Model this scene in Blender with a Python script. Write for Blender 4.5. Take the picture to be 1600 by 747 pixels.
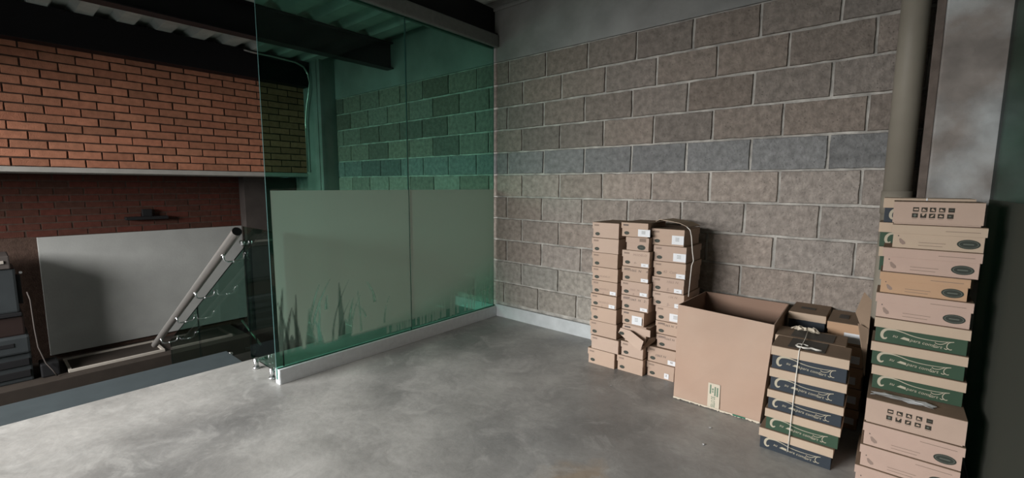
import bpy, bmesh, math, random
from mathutils import Vector, Matrix
C = bpy.context.scene
for o in list(bpy.data.objects): bpy.data.objects.remove(o, do_unlink=True)
PI = math.pi
# ------------------------------------------------------------------ camera
F, YAW, PITCH, ROLL = 707.1, 0.70024, 0.117755, 0.00481
cam = bpy.data.objects.new('camera', bpy.data.cameras.new('camera'))
C.collection.objects.link(cam); C.camera = cam
cam.data.sensor_width = 36; cam.data.lens = F/1600*36; cam.data.clip_start = .02
cy, sy, cp, sp = math.cos(YAW), math.sin(YAW), math.cos(PITCH), math.sin(PITCH)
fwd = Vector((-sy*cp, cy*cp, -sp)); rt = Vector((cy, sy, 0)); up = rt.cross(fwd)
cr, sr = math.cos(ROLL), math.sin(ROLL)
r2 = cr*rt+sr*up; u2 = -sr*rt+cr*up
M = Matrix((r2, u2, -fwd)).transposed().to_4x4()
M.translation = Vector((2.90123, -3.23508, 1.27010)); cam.matrix_world = M
# ------------------------------------------------------------------ world, light, exposure
C.view_settings.view_transform = 'Standard'; C.view_settings.look = 'None'
C.view_settings.gamma = 1; C.view_settings.use_curve_mapping = False
C.view_settings.exposure = 0.0
w = bpy.data.worlds.new('daylight'); C.world = w; w.use_nodes = True
w.node_tree.nodes['Background'].inputs[0].default_value = (.75, .88, 1, 1)
w.node_tree.nodes['Background'].inputs[1].default_value = .25
def area(name, loc, rot, sx, sy_, power, col):
    l = bpy.data.lights.new(name, 'AREA'); l.shape = 'RECTANGLE'; l.size = sx; l.size_y = sy_
    l.energy = power; l.color = col
    o = bpy.data.objects.new(name, l); C.collection.objects.link(o); o.location = loc; o.rotation_euler = rot
    return o
# sky light outside, coming down through the window opening behind the camera (aims at +Y)
area('sky_daylight', (-1.6, -8.0, 2.5), (PI/2-.15, 0, -.12), 5.0, 2.2, 1450, (1, .98, .965))

# ------------------------------------------------------------------ helpers
def nodes(m): return m.node_tree.nodes, m.node_tree.links
def mat(name, col, rough=.8, var=.12, scale=12, bump=.0, bscale=60, metal=0, attr=None, spec=.3, speck=0, col2=None, stretch=(1, 1, 1), detail=6):
    m = bpy.data.materials.new(name); m.use_nodes = True
    N, L = nodes(m); b = N['Principled BSDF']
    b.inputs['Roughness'].default_value = rough; b.inputs['Metallic'].default_value = metal
    b.inputs['Specular IOR Level'].default_value = spec
    tc = N.new('ShaderNodeTexCoord'); mp = N.new('ShaderNodeMapping'); L.new(tc.outputs['Object'], mp.inputs[0])
    mp.inputs['Scale'].default_value = stretch
    no = N.new('ShaderNodeTexNoise'); no.inputs['Scale'].default_value = scale; no.inputs['Detail'].default_value = detail
    L.new(mp.outputs[0], no.inputs[0])
    mr = N.new('ShaderNodeMapRange'); mr.inputs[1].default_value = .3; mr.inputs[2].default_value = .7
    mr.inputs[3].default_value = 1-var; mr.inputs[4].default_value = 1+var
    L.new(no.outputs[0], mr.inputs[0])
    mx = N.new('ShaderNodeVectorMath'); mx.operation = 'SCALE'
    if attr:
        a = N.new('ShaderNodeAttribute'); a.attribute_name = attr; src = a.outputs['Color']
    else:
        rgb = N.new('ShaderNodeRGB'); rgb.outputs[0].default_value = (*col, 1); src = rgb.outputs[0]
    if col2:
        n2 = N.new('ShaderNodeTexNoise'); n2.inputs['Scale'].default_value = scale*.35; n2.inputs['Detail'].default_value = 8
        L.new(mp.outputs[0], n2.inputs[0])
        cr_ = N.new('ShaderNodeMapRange'); cr_.inputs[1].default_value = .42; cr_.inputs[2].default_value = .62; L.new(n2.outputs[0], cr_.inputs[0])
        mm = N.new('ShaderNodeMixRGB'); mm.inputs[2].default_value = (*col2, 1); L.new(src, mm.inputs[1]); L.new(cr_.outputs[0], mm.inputs[0]); src = mm.outputs[0]
    L.new(src, mx.inputs[0]); L.new(mr.outputs[0], mx.inputs['Scale']); out = mx.outputs[0]
    if speck:
        vo = N.new('ShaderNodeTexVoronoi'); vo.inputs['Scale'].default_value = speck; L.new(tc.outputs['Object'], vo.inputs[0])
        r = N.new('ShaderNodeMapRange'); r.inputs[1].default_value = .06; r.inputs[2].default_value = .14; r.inputs[3].default_value = .45; r.inputs[4].default_value = 1
        L.new(vo.outputs[0], r.inputs[0])
        x2 = N.new('ShaderNodeVectorMath'); x2.operation = 'SCALE'; L.new(out, x2.inputs[0]); L.new(r.outputs[0], x2.inputs['Scale']); out = x2.outputs[0]
    L.new(out, b.inputs['Base Color'])
    if bump:
        nb = N.new('ShaderNodeTexNoise'); nb.inputs['Scale'].default_value = bscale; nb.inputs['Detail'].default_value = 8; L.new(tc.outputs['Object'], nb.inputs[0])
        bp = N.new('ShaderNodeBump'); bp.inputs['Strength'].default_value = bump; bp.inputs['Distance'].default_value = .01
        L.new(nb.outputs[0], bp.inputs['Height']); L.new(bp.outputs[0], b.inputs['Normal'])
    return m
def glass(name, tint, refl=1.0):
    m = bpy.data.materials.new(name); m.use_nodes = True
    N, L = nodes(m); N.remove(N['Principled BSDF']); o = N['Material Output']
    t = N.new('ShaderNodeBsdfTransparent'); t.inputs[0].default_value = (*tint, 1)
    g = N.new('ShaderNodeBsdfGlossy'); g.inputs['Roughness'].default_value = .02
    ge = N.new('ShaderNodeNewGeometry'); dt = N.new('ShaderNodeVectorMath'); dt.operation = 'DOT_PRODUCT'
    L.new(ge.outputs['Normal'], dt.inputs[0]); L.new(ge.outputs['Incoming'], dt.inputs[1])
    def mth(op, x, y=None):
        n = N.new('ShaderNodeMath'); n.operation = op
        for i, q in enumerate((x, y)):
            if q is None: continue
            if isinstance(q, (int, float)): n.inputs[i].default_value = q
            else: L.new(q, n.inputs[i])
        return n.outputs[0]
    c = mth('ABSOLUTE', dt.outputs['Value']); k = mth('POWER', mth('SUBTRACT', 1.0, c), 5.0)
    # reflectance of a glass surface (Schlick)
    fr = mth('MULTIPLY', mth('ADD', mth('MULTIPLY', k, .96), .04), refl)
    mx = N.new('ShaderNodeMixShader'); L.new(fr, mx.inputs[0]); L.new(t.outputs[0], mx.inputs[1]); L.new(g.outputs[0], mx.inputs[2])
    L.new(mx.outputs[0], o.inputs[0]); return m

class MB:
    """collects shapes into one mesh with several material slots"""
    def __init__(s): s.bm = bmesh.new(); s.mats = []; s.cl = None
    def mi(s, m):
        if m not in s.mats: s.mats.append(m)
        return s.mats.index(m)
    def face(s, pts, m, col=None):
        vs = [s.bm.verts.new(p) for p in pts]
        f = s.bm.faces.new(vs); f.material_index = s.mi(m)
        if col is not None:
            if s.cl is None: s.cl = s.bm.loops.layers.float_color.new('col')
            for l in f.loops: l[s.cl] = (*col, 1)
        return f
    def box(s, a, b, m, bev=0, col=None):
        x0, y0, z0 = a; x1, y1, z1 = b
        old = set(s.bm.faces)
        r = bmesh.ops.create_cube(s.bm, size=1, matrix=Matrix.Translation(((x0+x1)/2, (y0+y1)/2, (z0+z1)/2)) @ Matrix.Diagonal((abs(x1-x0), abs(y1-y0), abs(z1-z0), 1)))
        vs = r['verts']; fs = set(f for v in vs for f in v.link_faces)
        if bev:
            es = list(set(e for v in vs for e in v.link_edges))
            rr = bmesh.ops.bevel(s.bm, geom=es, offset=bev, segments=2, profile=.6, affect='EDGES')
            fs = set(s.bm.faces)-old
        i = s.mi(m)
        for f in fs: f.material_index = i
        if col is not None:
            if s.cl is None: s.cl = s.bm.loops.layers.float_color.new('col')
            for f in fs:
                for l in f.loops: l[s.cl] = (*col, 1)
        return fs
    def tube(s, pts, r, m, seg=12, cap=True, smooth=True):
        pts = [Vector(p) for p in pts]; rings = []
        n = len(pts); prev = None
        for i, p in enumerate(pts):
            d = (pts[min(i+1, n-1)]-pts[max(i-1, 0)]).normalized()
            if prev is None:
                a = d.cross(Vector((0, 0, 1)));
                if a.length < .05: a = d.cross(Vector((1, 0, 0)))
                a.normalize()
            else: a = (prev-d*prev.dot(d)).normalized()
            prev = a; b = d.cross(a)
            rr = r[i] if isinstance(r, (list, tuple)) else r
            rings.append([s.bm.verts.new(p+rr*(math.cos(2*PI*k/seg)*a+math.sin(2*PI*k/seg)*b)) for k in range(seg)])
        i_ = s.mi(m)
        for i in range(n-1):
            for k in range(seg):
                f = s.bm.faces.new((rings[i][k], rings[i][(k+1) % seg], rings[i+1][(k+1) % seg], rings[i+1][k])); f.material_index = i_; f.smooth = smooth
        if cap:
            for rg in (rings[0][::-1], rings[-1]):
                f = s.bm.faces.new(rg); f.material_index = i_
    def obj(s, name, parent=None, kind=None):
        bmesh.ops.recalc_face_normals(s.bm, faces=s.bm.faces) if not getattr(s, 'norecalc', False) else None
        me = bpy.data.meshes.new(name); s.bm.to_mesh(me); s.bm.free()
        for m in s.mats: me.materials.append(m)
        o = bpy.data.objects.new(name, me); C.collection.objects.link(o)
        if parent: o.parent = parent
        if kind: o['kind'] = kind
        return o
def tag(o, label, cat, group=None):
    o['label'] = label; o['category'] = cat
    if group: o['group'] = group
    return o
def thing(name, label, cat, loc=(0, 0, 0), rz=0, group=None):
    o = bpy.data.objects.new(name, None); C.collection.objects.link(o); o.empty_display_size = .05
    o.location = loc; o.rotation_euler = (0, 0, rz); return tag(o, label, cat, group)

# ------------------------------------------------------------------ materials
m_floor = mat('polished_concrete', (.325, .32, .303), .42, .22, 2.2, .12, 25, spec=.45, col2=(.205, .205, .198), detail=10)
# orange stain in the slab
N, L = nodes(m_floor); b = N['Principled BSDF']; src = b.inputs['Base Color'].links[0].from_socket
tc = [n for n in N if n.type == 'TEX_COORD'][0]
dist = N.new('ShaderNodeVectorMath'); dist.operation = 'DISTANCE'; dist.inputs[1].default_value = (1.97, -1.66, 0)
nz = N.new('ShaderNodeTexNoise'); nz.inputs['Scale'].default_value = 5; nz.inputs['Detail'].default_value = 6
L.new(tc.outputs['Object'], nz.inputs[0])
add = N.new('ShaderNodeVectorMath'); add.operation = 'MULTIPLY_ADD'; add.inputs[1].default_value = (.5, .5, 0)
L.new(nz.outputs['Color'], add.inputs[0]); L.new(tc.outputs['Object'], add.inputs[2])
sub = N.new('ShaderNodeVectorMath'); sub.operation = 'SUBTRACT'; sub.inputs[1].default_value = (.25, .25, 0); L.new(add.outputs[0], sub.inputs[0])
L.new(sub.outputs[0], dist.inputs[0])
mr = N.new('ShaderNodeMapRange'); mr.inputs[1].default_value = .1; mr.inputs[2].default_value = .22; mr.inputs[3].default_value = .55; mr.inputs[4].default_value = 0
L.new(dist.outputs['Value'], mr.inputs[0])
mm = N.new('ShaderNodeMixRGB'); mm.inputs[2].default_value = (.34, .25, .16, 1); L.new(mr.outputs[0], mm.inputs[0]); L.new(src, mm.inputs[1])
# pale scuffed streaks
n3 = N.new('ShaderNodeTexNoise'); n3.inputs['Scale'].default_value = 4.2; n3.inputs['Detail'].default_value = 12; n3.inputs['Roughness'].default_value = .72; n3.inputs['Distortion'].default_value = .9
L.new(tc.outputs['Object'], n3.inputs[0])
m3 = N.new('ShaderNodeMapRange'); m3.inputs[1].default_value = .50; m3.inputs[2].default_value = .62; m3.inputs[3].default_value = 0; m3.inputs[4].default_value = .48
L.new(n3.outputs[0], m3.inputs[0])
mq = N.new('ShaderNodeMixRGB'); mq.inputs[2].default_value = (.40, .395, .375, 1); L.new(m3.outputs[0], mq.inputs[0]); L.new(mm.outputs[0], mq.inputs[1]); n5 = N.new('ShaderNodeTexNoise'); n5.inputs['Scale'].default_value = 9; n5.inputs['Detail'].default_value = 14; n5.inputs['Roughness'].default_value = .8; n5.inputs['Distortion'].default_value = 1.6
L.new(tc.outputs['Object'], n5.inputs[0])
m5 = N.new('ShaderNodeMapRange'); m5.inputs[1].default_value = .36; m5.inputs[2].default_value = .60; m5.inputs[3].default_value = .88; m5.inputs[4].default_value = 1.08
L.new(n5.outputs[0], m5.inputs[0])
v5 = N.new('ShaderNodeVectorMath'); v5.operation = 'SCALE'; L.new(mq.outputs[0], v5.inputs[0]); L.new(m5.outputs[0], v5.inputs['Scale'])
L.new(v5.outputs[0], b.inputs['Base Color'])
r3 = N.new('ShaderNodeMapRange'); r3.inputs[1].default_value = .35; r3.inputs[2].default_value = .65; r3.inputs[3].default_value = .3; r3.inputs[4].default_value = .55
L.new(n3.outputs[0], r3.inputs[0]); L.new(r3.outputs[0], b.inputs['Roughness'])

m_block = mat('concrete_block', (1, 1, 1), .92, .26, 24, 1.0, 60, attr='col', spec=.15, speck=34, detail=12)
m_mortar = mat('wall_mortar', (.40, .385, .355), .95, .38, 11, .9, 40, spec=.1, detail=10)
m_brick = mat('red_brick', (1, 1, 1), .9, .14, 20, .4, 120, attr='col', spec=.15)
m_brickmortar = mat('brick_mortar', (.07, .045, .035), .95, .2, 20, .4, 80, spec=.1)
m_conc = mat('cast_concrete', (.23, .225, .21), .9, .2, 3, .3, 30, spec=.15, col2=(.255, .258, .25))
m_column = mat('column_concrete', (.25, .225, .205), .85, .25, 7, .9, 14, spec=.2, col2=(.42, .44, .44))
m_plinth = mat('painted_plinth', (.47, .5, .51), .75, .08, 12, .2, 60)
m_white = mat('white_plaster', (.34, .345, .33), .9, .05, 6, .1, 60)
m_deck = mat('galvanised_deck', (.50, .54, .50), .6, .2, 5, 0, metal=0)
m_black = mat('black_painted_steel', (.006, .005, .007), .55, .1, 8, 0)
m_alu = mat('brushed_aluminium', (.72, .75, .77), .45, .05, 30, 0, metal=.1)
m_aludark = mat('grey_metal_channel', (.20, .21, .20), .6, .08, 30, 0, metal=.2)
m_chrome = mat('chrome', (.8, .82, .83), .3, 0, 10, 0, metal=1)
m_steel = mat('satin_steel', (.55, .53, .50), .32, .04, 20, 0, metal=.85)
m_pvc = mat('pvc_pipe', (.245, .222, .18), .55, .1, 4, 0)
m_brown = mat('rusty_trim', (.13, .105, .09), .85, .2, 20, .2)
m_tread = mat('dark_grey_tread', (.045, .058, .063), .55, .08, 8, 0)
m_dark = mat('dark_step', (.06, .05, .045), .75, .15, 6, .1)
m_ledge = mat('ledge_render', (.42, .40, .37), .85, .08, 10, .1)
m_wood = mat('shaded_brown_bench_top', (.03, .023, .018), .7, .15, 8, 0)  # brown darkened to carry the shade of the lower level
m_trimp = mat('pale_moulding', (.34, .31, .27), .7, .08, 10, 0)
m_machine = mat('shaded_grey_machine_paint', (.03, .035, .037), .5, .1, 8, 0)  # grey with the dim stairwell shade put into its colour
m_machine2 = mat('shaded_red_machine_paint', (.022, .013, .011), .5, .1, 8, 0)  # red likewise darkened in colour for lack of light there
m_pitch = mat('black_plastic', (.012, .012, .013), .5, 0, 8, 0)
kraft = [mat('kraft_board', c, .88, .05, 6, .08, 200, spec=.15) for c in ((.455, .34, .265), (.43, .322, .252), (.47, .36, .29), (.445, .335, .27))]
k_warm = mat('warm_kraft_board', (.46, .30, .19), .88, .06, 6, .08, 200, spec=.15)
k_pink = mat('pinkish_kraft_board', (.47, .345, .285), .88, .06, 6, .08, 200, spec=.15)
k_lid = mat('kraft_lid_board', (.47, .37, .28), .88, .05, 6, .08, 200, spec=.15)
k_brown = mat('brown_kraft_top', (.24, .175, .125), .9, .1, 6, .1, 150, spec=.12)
k_navy = mat('navy_printed_board', (.028, .037, .048), .6, .1, 6, 0)
k_green = mat('green_printed_board', (.034, .07, .042), .6, .1, 6, 0)
k_carton = mat('carton_board', (.42, .295, .225), .88, .06, 3, .05, 80, spec=.15, col2=(.44, .335, .265))
k_cin = mat('carton_inside_board', (.27, .18, .135), .9, .06, 3, .05, 80, spec=.1)
k_dark = mat('dark_tape', (.05, .048, .042), .5, .1, 6, 0)
p_cream = mat('cream_print', (.42, .38, .29), .7, .02, 6)
p_oval = mat('dark_oval_print', (.035, .042, .034), .7, .05, 6)
p_ring = mat('grey_ring_print', (.12, .13, .11), .7, .05, 6)
p_grey = mat('grey_print', (.22, .165, .13), .8, .05, 6)
p_ink = mat('ink_writing', (.10, .085, .08), .8, .1, 6)
p_lightink = mat('pencil_writing', (.27, .20, .165), .8, .1, 6)
p_black = mat('black_icon_print', (.035, .03, .022), .7, .05, 6)
p_greenink = mat('green_tape_print', (.02, .13, .08), .7, .05, 6)
p_white = mat('white_sticker', (.68, .70, .72), .6, .04, 8)
p_tape = mat('pale_printed_tape', (.56, .50, .40), .6, .05, 8)
m_string = mat('white_cord', (.68, .66, .6), .8, .05, 40)
m_paper = mat('white_paper', (.6, .62, .63), .8, .06, 12)
g_tall = glass('green_glass', (.44, .70, .61), refl=.8)
g_rail = glass('green_rail_glass', (.52, .68, .62), refl=.8)
g_right = glass('green_side_glass', (.42, .60, .53), refl=.35)
m_edge = mat('glass_edge', (.05, .11, .105), .2, 0, 10, spec=.6)
m_edge2 = mat('dark_glass_edge', (.006, .02, .018), .3, 0, 10, spec=.3)

# ------------------------------------------------------------------ room shell
f = MB(); f.box((-.6, -5.4, -.22), (4.6, 0, 0), m_floor, .003); f.obj('floor', kind='structure')
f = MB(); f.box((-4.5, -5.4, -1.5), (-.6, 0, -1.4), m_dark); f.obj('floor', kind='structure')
# flat dark strip at the head of the stairs
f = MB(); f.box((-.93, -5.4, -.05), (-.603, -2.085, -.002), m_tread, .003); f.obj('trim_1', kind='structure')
# stairs going down to the left
f = MB()
for k in range(7):
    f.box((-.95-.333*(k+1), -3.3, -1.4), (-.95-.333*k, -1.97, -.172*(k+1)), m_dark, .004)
tag(f.obj('staircase'), 'dark staircase descending to the left behind the concrete floor edge', 'stairs')

rng = random.Random(4)
def course_wall(mb, horiz, depth, u0, u1, z0, nrows, hc, bl, gap, offs, colf, m_b, m_m, relief, chip=.17):
    """horiz(u, d, z) -> point; blocks stand proud of the mortar by relief"""
    mb.face([horiz(u0, relief, z0), horiz(u1, relief, z0), horiz(u1, relief, z0+nrows*hc), horiz(u0, relief, z0+nrows*hc)], m_m, (1, 1, 1))
    for r in range(nrows):
        off = offs(r); k0 = math.floor((u0-off)/bl)-1
        u = off+k0*bl
        while u < u1:
            a = max(u+gap/2+rng.uniform(-.002, .002), u0); b_ = min(u+bl-gap/2+rng.uniform(-.002, .002), u1)
            if b_-a > .02:
                za = z0+r*hc+gap/2+rng.uniform(-.0015, .0015); zb = z0+(r+1)*hc-gap/2+rng.uniform(-.0015, .0015)
                col = colf(r, u); j = gap*.45
                # outline with slightly chipped edges
                n = max(2, int((b_-a)/.05)); n2 = max(1, int((zb-za)/.05))
                P = []
                for i in range(n): P.append((a+(b_-a)*i/n, za))
                for i in range(n2): P.append((b_, za+(zb-za)*i/n2))
                for i in range(n): P.append((b_-(b_-a)*i/n, zb))
                for i in range(n2): P.append((a, zb-(zb-za)*i/n2))
                ch = gap*chip
                P = [(x+rng.uniform(-ch, ch), z+rng.uniform(-ch, ch)) for x, z in P]
                cxm, czm = (a+b_)/2, (za+zb)/2
                Q = [(x+(j if x < cxm else -j)*.5, z+(j if z < czm else -j)*.5) for x, z in P]
                d0 = rng.uniform(-.001, .001)
                for i in range(len(P)):
                    i2 = (i+1) % len(P)
                    mb.face([horiz(P[i][0], relief, P[i][1]), horiz(P[i2][0], relief, P[i2][1]), horiz(Q[i2][0], d0, Q[i2][1]), horiz(Q[i][0], d0, Q[i][1])], m_b, col)
                mb.face([horiz(x, d0, z) for x, z in Q], m_b, col)
            u += bl
# block wall (y = 0): measured first joint of each course
joint = {0: .077, 1: .292, 2: .108, 3: .29, 4: .108, 5: .290, 6: .120, 7: .288, 8: .113, 9: .294, 10: .131}
def blockcol(r, u):
    v = rng.uniform(.88, 1.1); t = rng.uniform(-.008, .008)
    if r == 6: c = (.205, .208, .207)
    elif r >= 7: c = (.225, .195, .17)
    else: c = (.31, .272, .24)
    if r in (0, 1): c = (.30, .285, .255)
    if u < -.4 and rng.random() < .3: v *= .72
    if r == 6: t = 0
    return (c[0]*v+t, c[1]*v, c[2]*v-t*.6)
f = MB(); f.norecalc = True
course_wall(f, lambda u, d, z: (u, d, z), 0, -3.0, 4.6, .136, 11, .2057, .41, .0135, lambda r: joint[r], blockcol, m_block, m_mortar, .012)
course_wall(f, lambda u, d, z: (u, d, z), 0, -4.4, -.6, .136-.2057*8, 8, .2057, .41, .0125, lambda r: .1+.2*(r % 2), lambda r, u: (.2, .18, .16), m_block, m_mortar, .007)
f.box((-4.5, .0125, -1.5), (4.6, .12, 2.95), m_mortar)
f.box((-2.93, -.006, 2.399), (4.6, .008, 2.95), m_conc, .003)
f.obj('wall_back', kind='structure')
# moulding strip along the concrete tie beam, just below the ceiling
f = MB(); f.box((-.05, -.03, 2.845), (4.6, -.007, 2.875), m_conc, .004); f.obj('trim_2', kind='structure')
# baseboard along the block wall
f = MB(); f.box((-.01, -.026, 0), (3.0, -.001, .118), m_plinth, .004); f.obj('baseboard_back', kind='structure')
f = MB(); f.box((-.6, -.012, 0), (-.06, -.001, .10), m_plinth, .003); f.obj('baseboard_left', kind='structure')
# concrete columns
f = MB(); f.box((-3.37, -.22, -1.4), (-2.91, -.001, 2.93), m_conc, .006); f.box((-3.0, -.232, -1.4), (-2.975, -.22, 2.9), m_conc, .002)
tag(f.obj('concrete_column'), 'concrete column behind the green glass where brick and block walls meet', 'column')
f = MB(); f.box((3.02, -.115, 0), (3.62, -.001, 2.9), m_column, .008); f.box((2.985, -.09, 0), (3.019, -.001, 2.9), m_brown, .003)
tag(f.obj('concrete_column'), 'rough bare concrete column right of the vertical pipe', 'column')
# brick wall on the left
def brickcol(r, u):
    v = rng.uniform(.8, 1.15); return (.47*v+rng.uniform(-.015, .02), .205*v, .125*v)
f = MB(); f.norecalc = True
course_wall(f, lambda u, d, z: (-3.36-d, u, z), 0, -5.4, -.21, 1.425, 18, .0832, .2555, .012, lambda r: -2.984+(.128 if r % 2 else 0), brickcol, m_brick, m_brickmortar, .009)
f.box((-3.5, -5.4, 1.425), (-3.370, -.21, 2.93), m_brickmortar)
f.obj('wall_left', kind='structure')
f = MB(); f.box((-4.5, -5.4, 1.375), (-3.335, -.215, 1.424), m_ledge, .004); f.obj('trim_3', kind='structure')
# recessed lower wall: brick above with ledge shade put into its colour, white plaster below
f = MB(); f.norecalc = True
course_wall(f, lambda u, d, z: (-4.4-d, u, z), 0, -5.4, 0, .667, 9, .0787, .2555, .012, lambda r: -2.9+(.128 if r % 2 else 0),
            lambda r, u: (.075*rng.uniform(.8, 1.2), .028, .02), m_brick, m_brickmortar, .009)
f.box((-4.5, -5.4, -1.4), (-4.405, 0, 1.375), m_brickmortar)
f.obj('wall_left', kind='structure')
f = MB(); f.box((-4.404, -2.82, -.70), (-4.375, -.74, .667), m_white, .004); f.obj('wall_left', kind='structure')
f = MB(); f.box((-4.40, -.737, -1.4), (-4.2, -.002, 1.374), m_dark, .004); f.obj('trim_4', kind='structure')
# right and rear walls, window wall behind the camera
f = MB(); f.box((4.6, -5.4, -1.5), (4.7, .12, 2.95), m_conc); f.obj('wall_right', kind='structure')
f = MB()
yb = -5.4
f.box((-4.5, yb-.12, -1.5), (4.7, yb, .15), m_conc); f.box((-4.5, yb-.12, 2.05), (4.7, yb, 2.95), m_conc)
f.box((-4.5, yb-.12, .15), (-4.2, yb, 2.05), m_conc); f.box((1.6, yb-.12, .15), (4.7, yb, 2.05), m_conc)
f.obj('wall_front', kind='structure')
f = MB()
for x in (-4.2, -1.4, 1.54): f.box((x, yb-.08, .15), (x+.06, yb-.02, 2.05), m_aludark, .003)
f.box((-4.14, yb-.08, .15), (1.54, yb-.02, .21), m_aludark, .003); f.box((-4.14, yb-.08, 1.99), (1.54, yb-.02, 2.05), m_aludark, .003)
f.obj('window_1', kind='structure')
# corrugated steel deck, ribs along X
f = MB(); f.norecalc = True
p = .31; prof = []
y = -5.4
while y < .0:
    prof += [(y, 2.945), (y+.10, 2.945), (y+.14, 2.875), (y+.27, 2.875)]; y += p
prof.append((min(y, 0), 2.945)); prof = [q for q in prof if q[0] <= .0]+[(0, 2.945)]
for a, b2 in zip(prof, prof[1:]): f.face([(-4.5, *a), (4.7, *a), (4.7, *b2), (-4.5, *b2)], m_deck)
f.box((-4.5, -6.7, 2.95), (4.7, .12, 3.05), m_conc)
f.obj('ceiling', kind='structure')
# beams along Y
def ibeam(x, z0, z1, w_, y0, y1, label, t=.012):
    f = MB(); f.box((x-w_/2, y0, z0), (x+w_/2, y1, z0+t), m_black, .002); f.box((x-w_/2, y0, z1-t), (x+w_/2, y1, z1), m_black, .002)
    f.box((x-.008, y0, z0), (x+.008, y1, z1), m_black)
    return tag(f.obj('steel_beam'), label, 'beam')
ibeam(-1.66, 2.585, 2.872, .13, -5.3, -.009, 'black steel roof beam crossing above the void behind the glass')
f = MB(); f.box((-3.34, -5.3, 2.555), (-3.16, -.225, 2.872), m_black, .004)
tag(f.obj('steel_beam'), 'deep black steel beam running along the top of the red brick wall', 'beam')
f = MB(); f.box((-.10, -5.3, 2.637), (-.035, -.009, 2.872), m_black, .003); f.box((-.035, -5.3, 2.637), (.0, -.009, 2.65), m_black, .002)
tag(f.obj('steel_beam'), 'black steel beam directly above the tall glass partition', 'beam')

# ------------------------------------------------------------------ tall glass partition with frosted film
root = thing('glass_partition', 'tall green glass partition with frosted grass-pattern film, standing in aluminium channel', 'glass partition', (0, 0, 0))
XG = -.03
def pane(name, x0, x1, y0, y1, z0, z1, gm, parent, em=None):
    f = MB(); f.box((x0, y0, z0), (x1, y1, z1), gm)
    e = .0012  # polished green rim
    i = f.mi(em or m_edge)
    dims = (x1-x0, y1-y0, z1-z0); ax = dims.index(min(dims))
    for fc in f.bm.faces:
        n = fc.normal
        fc.normal_update(); n = fc.normal
        if abs(n[ax]) < .5: fc.material_index = i
    return f.obj(name, parent)
pane('glass_pane', XG-.005, XG+.005, -2.085, -1.028, .03, 2.53, g_tall, root)
pane('glass_pane', XG-.005, XG+.005, -1.022, -.035, .03, 2.53, g_tall, root)
f = MB(); f.box((-.060, -2.075, 0), (-.040, -.028, .098), m_alu, .002); f.box((-.019, -2.075, 0), (.002, -.028, .098), m_alu, .002); f.box((-.058, -2.079, 0), (0, -2.074, .098), m_alu, .001); f.box((-.045, -2.07, 0), (-.015, -.03, .02), m_alu)
f.obj('base_channel', root)
f = MB(); f.box((-.075, -4.2, 2.525), (-.042, -.01, 2.634), m_aludark, .006); f.box((-.018, -4.2, 2.525), (.02, -.01, 2.634), m_aludark, .012); f.box((-.05, -4.2, 2.6), (.0, -.01, 2.634), m_aludark)
f.obj('top_channel', root)

def film_mat(name, frosted, op=.95, attr=True):
    m = bpy.data.materials.new(name); m.use_nodes = True
    N, L = nodes(m); o = N['Material Output']; N.remove(N['Principled BSDF'])
    d = N.new('ShaderNodeBsdfDiffuse'); d.inputs[0].default_value = (*frosted, 1)
    t = N.new('ShaderNodeBsdfTranslucent'); t.inputs[0].default_value = (.85, .86, .80, 1)
    a1 = N.new('ShaderNodeMixShader'); a1.inputs[0].default_value = .4; L.new(d.outputs[0], a1.inputs[1]); L.new(t.outputs[0], a1.inputs[2])
    tr = N.new('ShaderNodeBsdfTransparent'); mx = N.new('ShaderNodeMixShader')
    if attr:
        a = N.new('ShaderNodeAttribute'); a.attribute_name = 'frost'
        mu = N.new('ShaderNodeMath'); mu.operation = 'MULTIPLY'; mu.inputs[1].default_value = op; L.new(a.outputs['Fac'], mu.inputs[0]); L.new(mu.outputs[0], mx.inputs[0])
    else: mx.inputs[0].default_value = op
    L.new(tr.outputs[0], mx.inputs[1]); L.new(a1.outputs[0], mx.inputs[2]); L.new(mx.outputs[0], o.inputs[0])
    return m
m_film = film_mat('frosted_film', (.78, .81, .73))
m_film2 = film_mat('unlit_frosted_film', (.085, .085, .072), .97, False)  # film unlit from behind, that dimness put into its colour
rb = random.Random(11)
def sm(a, b, x): t = min(1, max(0, (x-a)/(b-a))); return t*t*(3-2*t)
# blades: (base s, base z, height, lean, half width)
clear = [(-2.05, .12, .50, .03, .022), (-2.0, .12, .42, -.06, .012), (-2.02, .15, .33, .05, .02), (-1.95, .12, .44, .01, .016), (-1.93, .14, .33, -.04, .02),
         (-1.88, .15, .45, .10, .014), (-1.86, .15, .30, .0, .022), (-1.86, .15, .48, .16, .012), (-1.80, .15, .32, .02, .015), (-1.78, .14, .24, -.05, .018), (-1.74, .42, .10, .01, .010),
         (-1.83, .12, .2, -.03, .03), (-1.70, .18, .42, .14, .006), (-1.66, .15, .30, .1, .006), (-1.63, .12, .47, -.01, .030), (-1.585, .12, .34, .05, .024), (-1.60, .12, .2, .0, .05), (-1.56, .2, .27, .08, .008), (-1.48, .2, .32, -.02, .006),
         (-1.44, .3, .12, -.1, .006), (-1.36, .4, .17, -.07, .012), (-1.28, .22, .2, .05, .006), (-1.98, .12, .18, 0, .05)]
frostb = []
for i in range(46):
    s = rb.uniform(-1.3, -.05); frostb.append((s, .13, rb.uniform(.2, .48), rb.uniform(-.05, .08), rb.uniform(.006, .013)))
for s, h in ((-.93, .52), (-.86, .42), (-.80, .45), (-.76, .36), (-.9, .4), (-.6, .43), (-.56, .38)): frostb.append((s, .12, h, .02, .012))
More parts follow.
